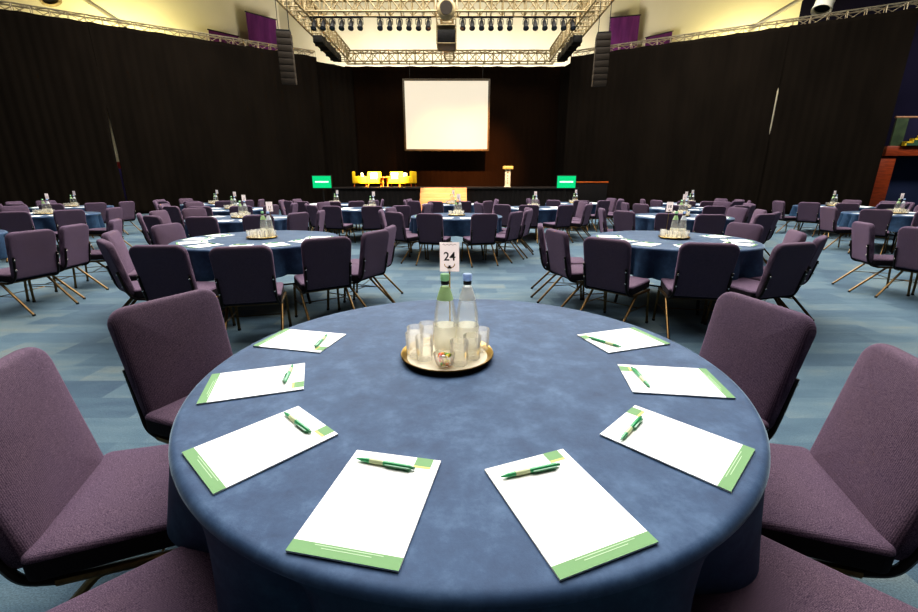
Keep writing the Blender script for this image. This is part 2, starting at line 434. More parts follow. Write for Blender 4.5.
# ------------------------------------------------------------------ trusses
def truss(name, label, a, b, sec, bays, group, th=0.028, m='truss', zlift=0.0):
    """square box truss: four chords and a lacing"""
    a, b = Vector(a), Vector(b); t = thing(name, label, 'truss', a, 0, group)
    d = (b-a); L = d.length; d.normalize()
    up = Vector((0, 0, 1)); sd = d.cross(up).normalized(); up = sd.cross(d)
    h = sec/2
    cor = [sd*h+up*h, -sd*h+up*h, -sd*h-up*h, sd*h-up*h]
    for c in cor:
        bm = bmesh.new(); tube(bm, [c, c+d*L], th, 6); obj('chord', bm, M[m], t)
    bm = bmesh.new(); k = L/bays
    for i in range(bays+1):
        for q in range(4):
            tube(bm, [cor[q]+d*k*i, cor[(q+1) % 4]+d*k*i], th*0.6, 5)
            if i < bays:
                p, r = (cor[q], cor[(q+1) % 4]) if i % 2 else (cor[(q+1) % 4], cor[q])
                if q != 2: tube(bm, [p+d*k*i, r+d*k*(i+1)], th*0.6, 5)
    obj('lacing', bm, M[m], t)
    return t
G1 = 'box trusses carrying the side drapes'
nl = Vector((n_l.x, n_l.y, 0))
def off(v, k, n): return (v.x+n.x*k, v.y+n.y*k)
la, lb = off(LA-(LB-LA).normalized()*5.0, 0.35, n_l), off(LB, 0.35, n_l)
n_r = Vector((-(RB-RA).y, (RB-RA).x)).normalized()
ra, rb = off(RA, 0.35, n_r), off(RB+(RB-RA).normalized()*3.1, 0.35, n_r)
truss('drape_truss', 'long thin box truss along the top of the left drapes', (*la, HT+0.10), (*lb, HT+0.10), 0.36, 36, G1)
truss('drape_truss', 'long thin box truss along the top of the right drapes', (*ra, HT+0.10), (*rb, HT+0.10), 0.36, 28, G1)

ZR = 7.63
G2 = 'overhead lighting trusses above the stage'
XL, XR, YF, YB = -5.9, 4.95, 18.0, 24.6
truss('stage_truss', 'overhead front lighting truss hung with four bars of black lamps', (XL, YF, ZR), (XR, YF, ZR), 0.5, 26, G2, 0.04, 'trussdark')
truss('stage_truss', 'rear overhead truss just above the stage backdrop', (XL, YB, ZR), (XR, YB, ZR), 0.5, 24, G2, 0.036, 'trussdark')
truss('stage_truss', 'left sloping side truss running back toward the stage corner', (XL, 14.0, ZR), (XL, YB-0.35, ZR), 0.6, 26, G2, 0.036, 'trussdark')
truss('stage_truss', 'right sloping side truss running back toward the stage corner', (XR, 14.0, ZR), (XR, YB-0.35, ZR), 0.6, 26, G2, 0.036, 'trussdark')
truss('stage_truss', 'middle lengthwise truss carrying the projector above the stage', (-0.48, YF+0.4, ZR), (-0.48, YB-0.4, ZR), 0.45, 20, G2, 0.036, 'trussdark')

# lamps
def make_lamp():
    t = thing('stage_lamp', '', 'stage lamp', group='black lamps on the front lighting truss')
    bm = bmesh.new(); tube(bm, bend([(-0.105, 0, -0.22), (-0.105, 0, -0.04), (0.105, 0, -0.04), (0.105, 0, -0.22)], 0.04), 0.014, 6)
    tube(bm, [(0, 0, 0.02), (0, 0, -0.04)], 0.025, 8)
    obj('yoke', bm, M['blackbox'], t)
    bm = LATHE([(0, -0.26), (0.07, -0.26), (0.10, -0.16), (0.115, 0.0), (0.12, 0.20), (0.145, 0.22), (0.145, 0.26), (0.115, 0.26), (0.115, 0.21), (0, 0.21)], 14)
    bm.transform(Matrix.Translation((0, 0, -0.22)) @ Matrix.Rotation(math.radians(148), 4, 'X') @ Matrix.Scale(0.72, 4))
    obj('lamp_body', bm, M['blackbox'], t)
    bm = LATHE([(0, 0.225), (0.105, 0.22)], 14); bm.transform(Matrix.Translation((0, 0, -0.22)) @ Matrix.Rotation(math.radians(148), 4, 'X') @ Matrix.Scale(0.72, 4))
    obj('lens', bm, M['lens'], t)
    return t
lamp0 = make_lamp()
names = ['first', 'second', 'third', 'fourth', 'fifth', 'sixth']
lampbars = [(-5.38, -3.66, 'far left'), (-2.92, -1.14, 'left of projector'), (0.14, 1.88, 'right of projector'), (2.48, 4.22, 'far right')]
ZB = 7.22
for x0, x1, nm in lampbars:
    bm = bmesh.new(); tube(bm, [(x0-0.12, YF-0.1, ZB+0.02), (x1+0.12, YF-0.1, ZB+0.02)], 0.035, 8)
    for k in (0.12, 0.5, 0.88):
        x = x0+(x1-x0)*k; tube(bm, [(x, YF-0.1, ZB+0.02), (x, YF-0.22, ZR-0.22)], 0.012, 6)
    tag(obj('lamp_bar', bm, M['blackbox']), 'black steel lamp bar under the front truss, %s one' % nm, 'lamp bar', 'lamp bars')
    for k in range(6):
        place(lamp0, (x0+(x1-x0)*k/5, YF-0.1, ZB), 0.0, '%s black lamp from the left on the %s lamp bar' % (names[k], nm))
# projector under the middle truss
t = thing('projector', 'black projector in a cage under the middle overhead truss', 'projector', (-0.48, 18.6, 6.45))
obj('projector_body', BOX(-0.34, 0.34, -0.5, 0.5, 0.0, 0.46, bev=0.03), M['blackbox'], t)
bm = bmesh.new()
for x in (-0.36, 0.36):
    for y in (-0.5, 0.5): tube(bm, [(x, y, 0.0), (x, y, 1.0)], 0.025, 6)
for z in (0.0, 0.6, 0.8):
    tube(bm, [(-0.36, -0.5, z), (0.36, -0.5, z)], 0.022, 6); tube(bm, [(-0.36, 0.5, z), (0.36, 0.5, z)], 0.022, 6)
    for x in (-0.36, 0.36): tube(bm, [(x, -0.5, z), (x, 0.5, z)], 0.022, 6)
obj('cage', bm, M['trussdark'], t)
bm = LATHE([(0, 0), (0.11, 0), (0.13, 0.16), (0.10, 0.16), (0, 0.14)], 14); bm.transform(Matrix.Translation((0, 0.5, 0.24)) @ Matrix.Rotation(-PI/2, 4, 'X'))
obj('projector_lens', bm, M['lens'], t)
obj('cable_tray', BOX(-0.33, 0.33, -0.45, 0.45, 0.6, 0.66, bev=0.02), M['trussdark'], t)
t = thing('moving_light', 'round pale lamp head hanging at the front of middle truss', 'stage lamp', (-0.45, 17.3, 7.28))
bm = LATHE([(0, -0.14), (0.22, -0.13), (0.33, -0.05), (0.34, 0.06), (0.26, 0.15), (0, 0.17)], 20); bm.transform(Matrix.Rotation(PI/2, 4, 'X'))
obj('lamp_head', bm, M['trussdark'], t)
bm = bmesh.new(); tube(bm, bend([(-0.37, 0, 0.0), (-0.37, 0, 0.44), (0.37, 0, 0.44), (0.37, 0, 0.0)], 0.1), 0.03, 8); obj('yoke', bm, M['truss'], t)
bm = LATHE([(0, 0), (0.2, 0), (0.22, 0.03), (0, 0.03)], 20); bm.transform(Matrix.Translation((0, -0.16, 0)) @ Matrix.Rotation(PI/2, 4, 'X')); obj('lens', bm, M['speaker'], t)
# dark light strips on the side trusses
for x, s in ((XL-0.02, 'left'), (XR+0.02, 'right')):
    t = thing('motor_rack', 'dark equipment rack lying along the rear of the %s side truss' % s, 'equipment rack', (x, 21.5, ZR-0.42), 0, 'racks on the side trusses')
    obj('rack_case', BOX(-0.2, 0.2, -1.5, 1.5, -0.2, 0.08, bev=0.03), M['blackbox'], t)
    bm = bmesh.new()
    for y in (-1.1, -0.4, 0.4, 1.1): box(bm, -0.23, 0.23, y-0.05, y+0.05, -0.23, 0.11, bev=0.01)
    obj('rack_strap', bm, M['speaker'], t)

# line array speakers
def line_array(loc, rz, label):
    t = thing('line_array', label, 'speaker', loc, rz, 'hanging speaker columns')
    n = 8; y = 0; z = 0; a = 0
    for k in range(n):
        b = bmesh.new(); box(b, -0.215, 0.215, -0.18, 0.18, -0.178, 0.0, bev=0.012)
        b.transform(Matrix.Translation((0, y, z)) @ Matrix.Rotation(a, 4, 'X'))
        o = obj('cabinet', b, M['speaker'], t)
        g = bmesh.new(); box(g, -0.20, 0.20, -0.188, -0.16, -0.172, -0.006, bev=0.004)
        g.transform(Matrix.Translation((0, y, z)) @ Matrix.Rotation(a, 4, 'X')); obj('grille', g, M['speaker'], o)
        y += 0.18*math.sin(a); z -= 0.18*math.cos(a); a += math.radians(1.5)
    bm = bmesh.new()
    for x in (-0.16, 0.16): tube(bm, [(x, 0, 0), (x, 0, 14.0-loc[2])], 0.011, 5)
    box(bm, -0.2, 0.2, -0.17, 0.17, 0.0, 0.05)
    obj('hanging_cable', bm, M['blackbox'], t)
line_array((-5.47, 15.0, 5.86), math.radians(12), 'black hanging speaker column left of the stage')
line_array((4.52, 15.0, 5.80), math.radians(-10), 'black hanging speaker column right of the stage')

# banners on the upper walls
def banner(x, y, z0, z1, w, rz, label):
    t = thing('banner', label, 'banner', (x, y, z0), rz, 'purple wall banners')
    bm = bmesh.new(); nx, nz = 16, 8; H = z1-z0
    g = [[bm.verts.new((w*(i/nx-0.5), 0.06*math.sin(i*0.9+j*0.25)*(1-j/nz)-0.02, H*j/nz)) for i in range(nx+1)] for j in range(nz+1)]
    for j in range(nz):
        for i in range(nx): bm.faces.new((g[j][i], g[j][i+1], g[j+1][i+1], g[j+1][i]))
    obj('banner_cloth', bm, M['banner'], t, sharp=180)
    bm = bmesh.new(); tube(bm, [(-w/2-0.05, -0.02, H), (w/2+0.05, -0.02, H)], 0.03, 8); obj('banner_rod', bm, M['blackbox'], t)
banner(-12.1, 29.6, 8.9, 11.15, 1.8, math.radians(46), 'tall purple banner hanging on left upper wall')
banner(-13.75, 28.0, 8.3, 9.75, 1.6, math.radians(46), 'short purple banner on left wall, mostly hidden behind truss')
banner(10.5, 30.6, 8.9, 11.45, 1.75, math.radians(-14), 'tall purple banner hanging on right upper wall')
banner(12.35, 29.6, 8.6, 10.15, 1.6, math.radians(-46), 'short purple banner on right wall, mostly hidden behind truss')

# roof braces and ducts
def brace(a, b, r, label, group, m='pole'):
    t = thing('roof_brace', label, 'brace', a, 0, group); d = Vector(b)-Vector(a)
    bm = bmesh.new(); tube(bm, [(0, 0, 0), d], r, 10); obj('brace_tube', bm, M[m], t)
    bm = bmesh.new(); tube(bm, [d*-0.01, d*0.02], r*1.7, 10); tube(bm, [d*0.98, d*1.01], r*1.7, 10); obj('end_plate', bm, M[m], t)
brace((-15.67, 22.5, 8.47), (-18.55, 22.5, 10.33), 0.10, 'long pale diagonal roof brace rising above the left drapes', 'diagonal roof braces')
brace((14.18, 23.3, 8.56), (18.1, 23.3, 10.8), 0.10, 'long pale diagonal roof brace rising above the right drapes', 'diagonal roof braces')
brace((19.0, 19.8, 9.7), (21.5, 18.6, 12.6), 0.07, 'short pale diagonal brace at the upper right edge', 'diagonal roof braces')
def duct(loc, rot, L, r, label, m):
    t = thing('ceiling_duct', label, 'duct', loc, 0, 'round ceiling ducts')
    bm = LATHE([(r*0.82, 0.05), (r, 0.0), (r*1.08, 0.0), (r*1.08, 0.1), (r, 0.12), (r, L), (0, L)], 20); bm.transform(rot); obj('duct_pipe', bm, M[m], t)
    bm = LATHE([(0, 0.14), (r*0.82, 0.14)], 20); bm.transform(rot); obj('duct_mouth', bm, M['blackbox'], t)
    bm = LATHE([(r*1.02, L*0.5), (r*1.06, L*0.5), (r*1.06, L*0.54), (r*1.02, L*0.54)], 20); bm.transform(rot); obj('duct_collar', bm, M[m], t)
duct((14.9, 20.0, 8.15), Matrix.Rotation(math.radians(22), 4, 'Y') @ Matrix.Rotation(math.radians(-12), 4, 'X'), 3.2, 0.33, 'round pale ceiling duct above the right drapes', 'whitecloth')
duct((-17.1, 20.5, 8.65), Matrix.Rotation(math.radians(-20), 4, 'Y'), 3.6, 0.34, 'round brassy duct mouth above the far left drapes', 'trussdark')

# ------------------------------------------------------------------ stage
SZ = 1.17; SY = 20.0
t = thing('stage_platform', 'low black stage platform across the back of the hall', 'stage', (0, 0, 0))
obj('stage_deck', BOX(-5.9, 5.5, SY, 25.8, SZ-0.08, SZ, bev=0.01), M['stagetop'], t)
bm = bmesh.new(); n = 160
g = [[bm.verts.new((-5.85+11.3*i/n, SY+0.06+0.018*math.sin(i*1.9), z)) for i in range(n+1)] for z in (0.0, SZ-0.08)]
for i in range(n): bm.faces.new((g[0][i], g[0][i+1], g[1][i+1], g[1][i]))
obj('stage_skirt', bm, M['stage'], t, sharp=180)
# steps
t = thing('stage_steps', 'warm lit pale wooden steps in the middle of the stage front', 'steps', (-0.70, SY, 0))
for k in range(5):
    z = SZ*(k+1)/5.0
    obj('step', BOX(-1.05, 1.05, -1.25+0.25*k, -1.0+0.25*k-0.004, 0.0, z-0.02, bev=0.01), M['peach'], t)
# side unit at right
t = thing('side_bar', 'dark brown low side platform with a lit top edge right of stage', 'platform', (6.75, 22.4, 0))
obj('platform_front', BOX(-1.0, 0.75, -0.35, 0.25, 0, 1.36, bev=0.02), M['stage'], t)
obj('top_edge', BOX(-1.03, 0.78, -0.38, 0.27, 1.36, 1.43, bev=0.02), M['orangewood'], t)
# projection screen
t = thing('projection_screen', 'large blank cream projection screen above the stage', 'screen', (-0.66, 24.3, 3.12))
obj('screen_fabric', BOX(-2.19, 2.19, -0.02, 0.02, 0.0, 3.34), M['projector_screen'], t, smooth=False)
bm = bmesh.new()
for a in ((-2.29, -2.19, -0.1, 3.44), (2.19, 2.29, -0.1, 3.44)): box(bm, a[0], a[1], -0.05, 0.05, a[2], a[3], bev=0.01)
for a in ((-2.19, 2.19, -0.1, 0.0), (-2.19, 2.19, 3.34, 3.44)): box(bm, a[0], a[1], -0.05, 0.05, a[2], a[3], bev=0.01)
obj('screen_frame', bm, M['screenframe'], t)
bm = bmesh.new()
for x in (-1.9, 1.9): tube(bm, [(x, 0, 3.44), (x, 0.05, ZR-0.25-3.12)], 0.012, 5)
obj('hanging_cable', bm, M['blackbox'], t)
# green screens on stands
def monitor(x, y, label):
    t = thing('monitor', label, 'screen', (x, y, 0), 0, 'green monitors on stands')
    f = obj('bezel', BOX(-0.43, 0.43, 0.0, 0.06, 1.12, 1.68, bev=0.012), M['blackbox'], t)
    s = obj('display', BOX(-0.40, 0.40, -0.008, 0.0, 1.15, 1.65), M['green_glow'], t, smooth=False)
    bm = bmesh.new(); xs = -0.29
    for w in (0.07, 0.05, 0.09, 0.06, 0.05, 0.08, 0.07, 0.05):
        box(bm, xs, xs+w, -0.012, -0.008, 1.375, 1.435); xs += w+0.009
    obj('white_lettering', bm, M['white_glow'], s, smooth=False)
    bm = bmesh.new(); tube(bm, [(0, 0.09, 0.05), (0, 0.09, 1.3)], 0.035, 8); obj('stand_pole', bm, M['blackbox'], t)
    obj('stand_base', BOX(-0.35, 0.35, -0.2, 0.35, 0, 0.05, bev=0.015), M['blackbox'], t)
monitor(-5.95, 19.0, 'glowing green screen left of the stage')
monitor(4.66, 19.0, 'glowing green screen right of the stage')
# armchairs
def make_armchair():
    t = thing('armchair', '', 'armchair', group='yellow armchairs on stage')
    obj('seat', BOX(-0.27, 0.27, -0.26, 0.30, 0.16, 0.36, bev=0.04, seg=3), M['yellow'], t)
    bm = BOX(-0.33, 0.33, -0.36, -0.22, 0.16, 0.72, bev=0.05, seg=3); obj('backrest', bm, M['yellow'], t)
    for s in (-1, 1):
        b = bmesh.new(); box(b, s*0.31-0.05, s*0.31+0.05, -0.3, 0.30, 0.16, 0.50, bev=0.04, seg=3); obj('armrest', b, M['yellow'], t)
        for y in (-0.27, 0.25):
            b = bmesh.new(); tube(b, [(s*0.28, y, 0.18), (s*0.31, y*1.1, 0.0)], [0.026, 0.016], 8); obj('leg', b, M['orangewood'], t)
    return t
ac = make_armchair()
for x, y, rz, lb in ((-4.78, 21.2, -75, 'outer left yellow armchair on stage, turned inward'), (-4.12, 21.4, -170, 'inner left yellow armchair on stage, facing the hall'),
                     (-3.12, 21.4, 170, 'inner right yellow armchair on stage, facing the hall'), (-2.48, 21.2, 75, 'outer right yellow armchair on stage, turned inward')):
    place(ac, (x, y, SZ), math.radians(rz), lb)
def make_small_table():
    t = thing('side_table', '', 'table', group='small stage tables')
    obj('table_top', LATHE([(0, 0.42), (0.24, 0.42), (0.25, 0.44), (0.24, 0.46), (0, 0.46)], 18), M['orangewood'], t)
    for k in range(3):
        b = bmesh.new(); a = k*2*PI/3+0.5; tube(b, [(0.12*math.cos(a), 0.12*math.sin(a), 0.42), (0.2*math.cos(a), 0.2*math.sin(a), 0)], 0.02, 6); obj('leg', b, M['orangewood'], t)
    return t
st = make_small_table()
place(st, (-3.62, 21.1, SZ), 0, 'small orange wooden table between the yellow stage armchairs')
# white cushions
cu = None
def pillow():
    bm = cushion(0.17, 0.15, 0.05, 0.09, 0.04, 0.03, lambda a, b, c: Vector((a, c, b)))
    return tag(obj('cushion', bm, M['whitecloth']), '', 'cushion', 'white cushions on stage armchairs')
cu = pillow()
for x, y, rz, lb in ((-4.68, 21.19, -75, 'white cushion on the outer left yellow armchair'), (-4.12, 21.28, -170, 'white cushion on the inner left yellow armchair'),
                     (-3.12, 21.28, 170, 'white cushion on the inner right yellow armchair'), (-2.58, 21.19, 75, 'white cushion on the outer right yellow armchair')):
    place(cu, (x, y, SZ+0.505), math.radians(rz), lb)
# lectern
t = thing('lectern', 'slim white lit lectern with a wide top on the stage', 'lectern', (2.28, 20.6, SZ))
obj('column', BOX(-0.12, 0.12, -0.1, 0.1, 0.03, 0.80, bev=0.01), M['lectern'], t)
obj('base', BOX(-0.16, 0.16, -0.15, 0.15, 0.0, 0.03, bev=0.008), M['lectern'], t)
bm = BOX(-0.23, 0.23, -0.2, 0.2, 0.80, 0.94, bev=0.015); obj('reading_top', bm, M['lecterntop'], t)
bm = bmesh.new()
for k, (z, w) in enumerate(((0.70, 0.06), (0.62, 0.07), (0.48, 0.03), (0.36, 0.03), (0.26, 0.02), (0.16, 0.035))):
    box(bm, -w*0.6-0.01, w*0.6-0.01, -0.104, -0.098, z, z+0.05)
obj('dark_lettering', bm, M['wood'], t, smooth=False)

# balcony at the far right
BX, BY = 18.08, 18.9
t = thing('balcony', 'red wood balcony with green railing at the right edge', 'balcony', (BX, BY, 0))
obj('fascia', BOX(0.0, 7.5, 0, 0.15, 2.46, 2.86, bev=0.02), M['redwood'], t)
obj('balcony_floor', BOX(0.05, 7.5, 0.15, 3.0, 2.4, 2.6), M['navy'], t)
obj('railing_post', BOX(0.12, 0.62, 0.03, 0.09, 2.86, 3.95), M['greenglass'], t); obj('railing_panel', BOX(0.62, 7.5, 0.04, 0.07, 2.86, 3.95), M['navy'], t)
bm = bmesh.new(); tube(bm, [(0.05, 0.05, 3.98), (7.5, 0.05, 3.98)], 0.045, 8); obj('handrail', bm, M['wood'], t)
obj('support_column', BOX(-0.08, 0.62, 0.1, 0.5, 0.0, 2.40, bev=0.02), M['redwood'], t)
obj('recess_panel', BOX(0.62, 7.5, 1.0, 1.15, 0.0, 2.4), M['recess'], t)
t = thing('staircase', 'green stairs with yellow nosings behind the balcony railing', 'stairs', (BX+0.6, BY-0.14, 2.86))
bm = bmesh.new(); bm2 = bmesh.new()
for k in range(7):
    box(bm, 0.28*k, 0.28*k+0.28, 0.0, 0.14, 0.0, 0.12*k+0.10); 
    box(bm2, 0.28*k-0.02, 0.28*k+0.28, -0.01, 0.14, 0.12*k+0.10, 0.12*k+0.17); box(bm2, 0.28*k-0.03, 0.28*k+0.03, -0.01, 0.14, 0.12*k-0.01 if k else 0.0, 0.12*k+0.17)
obj('flight', bm, M['stairgreen'], t, smooth=False); obj('nosing', bm2, M['stairyellow'], t, smooth=False)

# ------------------------------------------------------------------ chair
def make_chair():
    t = thing('banquet_chair', '', 'chair')
    # seat cushion: top z .475
    bm = cushion(0.238, 0.235, 0.035, 0.085, 0.017, 0.010, lambda a, b, c: Vector((a*0.955*(1-0.32*b), b+0.03, 0.403+c+0.012*(b+0.1))))
    me = mesh_from(bm, [M['chair'], M['underside']])
    for p in me.polygons:
        if p.center.z < 0.424: p.material_index = 1  # seat sides darkened as well, shade put into their colour
    obj('seat', me, parent=t)
    # backrest: slab tilted backwards, bottom z .44 top .875
    tl = math.radians(11); H = 0.25
    def xf(a, b, c):
        h = b+H
        y = -0.205-math.sin(tl)*h+c*math.cos(tl)-0.35*a*a*0.35
        return Vector((a*(1.0+0.04*(b/H)), y, 0.388+math.cos(tl)*h+c*math.sin(tl)))
    bm = cushion(0.228, H, 0.075, 0.060, 0.022, 0.010, xf, 0.03)
    obj('backrest', bm, M['chair'], parent=t)
    # back uprights: flat black bars down the rear sides, curling under the seat
    for s in (-1, 1):
        bm = bmesh.new()
        p = [xf(s*0.216, -0.005, -0.034), xf(s*0.220, -H+0.05, -0.034), (s*0.224, -0.215, 0.362), (s*0.226, -0.13, 0.345)]
        tube(bm, bend(p, 0.05, 5), 0.012, 8)
        u = obj('back_upright', bm, M['blackmetal'], parent=t)
        for b in (-0.03, -0.14):
            q = xf(s*0.216, b, -0.045); b2 = bmesh.new(); bmesh.ops.create_uvsphere(b2, u_segments=8, v_segments=5, radius=0.009); bmesh.ops.translate(b2, verts=b2.verts, vec=q)
            obj('bolt', b2, M['bolt'], parent=u)
    # seat rails: bronze tube under each side of the seat
    bm = bmesh.new()
    for s in (-1, 1): tube(bm, [(s*0.226, -0.140, 0.345), (s*0.224, 0.21, 0.350)], 0.0135, 8)
    tube(bm, [(-0.224, 0.2, 0.350), (0.224, 0.2, 0.350)], 0.011, 8); tube(bm, [(-0.226, -0.13, 0.345), (0.226, -0.13, 0.345)], 0.011, 8)
    obj('seat_rail', bm, M['gold'], parent=t)
    for s in (-1, 1):
        for y0, y1 in ((0.205, 0.235), (-0.05, -0.36)):
            bm = bmesh.new()
            tube(bm, bend([(s*0.224, y0-0.05*(1 if y0 > 0 else -1), 0.347), (s*0.224, y0, 0.341), (s*0.232, y1, 0.012)], 0.03), 0.0125, 8)
            l = obj('leg', bm, M['gold'], parent=t)
            b = LATHE([(0, 0.0), (0.015, 0.0), (0.016, 0.02), (0, 0.024)], 8, s*0.232, y1, 0.0); obj('foot_cap', b, M['rubber'], parent=l)
    bm = bmesh.new()
    for s in (-1, 1): tube(bm, [(s*0.228, 0.219, 0.2), (s*0.228, -0.196, 0.2)], 0.0045, 6)
    tube(bm, [(-0.228, 0.02, 0.2), (0.228, 0.02, 0.2)], 0.0045, 6)
    obj('stretcher', bm, M['gold'], parent=t)
    return t
chair0 = make_chair()
BACK = 0.29      # chair origin to the top of its backrest

# ------------------------------------------------------------------ tables
RT_, ZT, HEM = 0.90, 0.74, 0.43
def cloth_mesh(seed, nang, folds, depth=0.095):
    rnd = random.Random(seed); bm = bmesh.new()
    fs = []; a = 0
    while a < 2*PI-0.15:
        w = rnd.uniform(0.75, 1.25)*2*PI/folds; fs.append((a, min(a+w, 2*PI))); a += w
    fs[-1] = (fs[-1][0], 2*PI)
    amps = [rnd.uniform(0.65, 1.2) for _ in fs]
    def fold(th):
        for (p, q), k in zip(fs, amps):
            if p <= th <= q:
                u = (th-p)/(q-p); s = math.sin(PI*u)
                return s**1.05*min(k, 1.0)
        return 0
    prof = [(0.25, ZT), (0.5, ZT), (0.72, ZT), (0.83, ZT), (0.870, ZT), (0.882, ZT)]
    rings = []
    ths = [2*PI*k/nang for k in range(nang)]
    for r, z in prof: rings.append([bm.verts.new((r*math.cos(t), r*math.sin(t), z+0.001*math.sin(9*t+r*20)*r)) for t in ths])
    for k in range(1, 5):
        u = PI/2*k/4; rings.append([bm.verts.new(((0.882+0.021*math.sin(u))*math.cos(t), (0.882+0.021*math.sin(u))*math.sin(t), ZT-0.021*(1-math.cos(u)))) for t in ths])
    nd = 8
    for j in range(1, nd+1):
        s = j/nd
        row = []
        for t in ths:
            f = fold(t); g_ = s**0.45; r = 0.903-depth*g_+(depth*g_+0.055*s)*f
            z = ZT-0.021-(ZT-0.021-HEM)*s+0.012*math.sin(3*t+seed)*s
            row.append(bm.verts.new((r*math.cos(t), r*math.sin(t), z)))
        rings.append(row)
    c = bm.verts.new((0, 0, ZT))
    for k in range(nang): bm.faces.new((c, rings[0][k], rings[0][(k+1) % nang]))
    for p, q in zip(rings, rings[1:]):
        for k in range(nang): bm.faces.new((p[k], q[k], q[(k+1) % nang], p[(k+1) % nang]))
    me = mesh_from(bm, [M['cloth'], M['clothshade']], True, 'tablecloth', 180)
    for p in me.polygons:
        if p.center.z < ZT-0.02: p.material_index = 1  # hanging part gets the cloth colour with shade painted in
    return me, [(p+q)/2 for p, q in fs]
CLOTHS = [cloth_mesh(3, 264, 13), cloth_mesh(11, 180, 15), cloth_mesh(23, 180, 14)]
def make_table():
    t = thing('round_table', '', 'table', group='round banquet tables')
    obj('table_top', LATHE([(0, 0.70), (0.80, 0.70), (0.835, 0.705), (0.835, 0.730), (0.825, 0.736), (0, 0.736)], 48), M['wood'], t)
    for k in range(4):
        a = PI/4+k*PI/2; bm = bmesh.new(); x, y = 0.55*math.cos(a), 0.55*math.sin(a)
        tube(bm, [(x*0.9, y*0.9, 0.70), (x*1.12, y*1.12, 0.0)], 0.016, 8); obj('leg', bm, M['blackmetal'], t)
    bm = bmesh.new()
    for s in (-1, 1): tube(bm, [(s*0.40, -0.40, 0.25), (s*0.40, 0.40, 0.25)], 0.01, 6)
    obj('leg_brace', bm, M['blackmetal'], t)
    return t
table0 = make_table()

# tabletop things -----------------------------------------------------------
def make_tray():
    t = thing('round_tray', '', 'tray', group='round metal trays')
    obj('tray_dish', LATHE([(0, 0.004), (0.140, 0.004), (0.150, 0.007)], 36), M['traytop'], t)
    obj('rim', LATHE([(0.150, 0.007), (0.164, 0.020), (0.171, 0.022), (0.173, 0.019), (0.166, 0.014), (0.156, 0.0055)], 36), M['trayrim'], t)
    obj('underside', LATHE([(0, 0.0), (0.150, 0.0), (0.171, 0.0155), (0.170, 0.0185), (0.158, 0.0055), (0.14, 0.003), (0, 0.003)], 36), M['traydark'], t)
    return t
def make_tumbler():
    bm = LATHE([(0, 0.0), (0.027, 0.0), (0.030, 0.004), (0.0335, 0.088), (0.0325, 0.090), (0.0308, 0.088), (0.0280, 0.008), (0, 0.007)], 18)
    return tag(obj('tumbler', bm, M['glass']), '', 'glass', 'clear glass tumblers')
def make_bottle(green):
    t = thing('water_bottle', '', 'bottle', group='water bottles on trays')
    obj('bottle_glass', LATHE([(0, 0.0), (0.037, 0.0), (0.042, 0.006), (0.043, 0.11), (0.041, 0.15), (0.034, 0.19), (0.0235, 0.230), (0.0155, 0.252), (0.0135, 0.262), (0.0135, 0.285)], 20), M['bottle'], t)
    obj('water', LATHE([(0, 0.005), (0.038, 0.006), (0.0395, 0.11), (0.0375, 0.15), (0.031, 0.188), (0, 0.188)], 16), M['water'], t)
    obj('cap', LATHE([(0.0150, 0.276), (0.0165, 0.278), (0.0170, 0.299), (0.0150, 0.302), (0, 0.302)], 16), M['cap_green' if green else 'cap_blue'], t)
    obj('neck_ring', LATHE([(0.0138, 0.262), (0.0150, 0.264), (0.0150, 0.274), (0.0138, 0.276)], 16), M['traydark'], t)
    obj('neck_label', LATHE([(0.0316, 0.205), (0.0240, 0.232), (0.0160, 0.254)], 20), M['label_green' if green else 'label_white'], t)
    obj('body_label', LATHE([(0.0434, 0.015), (0.0438, 0.105)], 20), M['label_cream'], t)
    return t
def make_sign(num):
    t = thing('table_number', '', 'sign', group='table number cards on stands')
    obj('stand_base', LATHE([(0, 0), (0.03, 0), (0.03, 0.004), (0.006, 0.008), (0, 0.008)], 16), M['trayrim'], t)
    bm = bmesh.new(); tube(bm, [(0, 0, 0.004), (0, 0, 0.31)], 0.003, 6); obj('stand_rod', bm, M['trayrim'], t)
    c = obj('card', BOX(-0.037, 0.037, -0.0045, -0.0030, 0.296, 0.408, bev=0.0005, seg=1), M['card'], t, smooth=False)
    if num:
        me = text_mesh(num, 0.046, M['ink']); me.transform(Matrix.Translation((0.0, -0.0052, 0.353)) @ Matrix.Rotation(PI/2, 4, 'X')); obj('digits', me, parent=c)
    else:
        bm = bmesh.new()
        for x in (-0.012, 0.008): box(bm, x, x+0.006, -0.0055, -0.0045, 0.33, 0.36)
        obj('digits', bm, M['inkgrey'], parent=c, smooth=False)
    bm = bmesh.new()
    pts = [(-0.026+0.0043*k, -0.0050, 0.399+0.0025*math.sin(k*1.9)) for k in range(13)]; tube(bm, pts, 0.0009, 4)
    obj('heading_script', bm, M['inkgrey'], parent=c)
    bm = bmesh.new()
    for s in (-1, 1):
        tube(bm, [(s*(0.005+0.014*math.sin(a)), -0.0050, 0.312+0.011*(1-math.cos(a))*1.1) for a in [0.25*k for k in range(8)]], 0.0016, 5)
    obj('crest', bm, M['gilt'], parent=c)
    bm = bmesh.new(); box(bm, -0.008, 0.008, -0.0054, -0.0045, 0.308, 0.315); box(bm, -0.004, 0.004, -0.0054, -0.0045, 0.314, 0.320); obj('crest_shield', bm, M['ink'], parent=c, smooth=False)
    return t
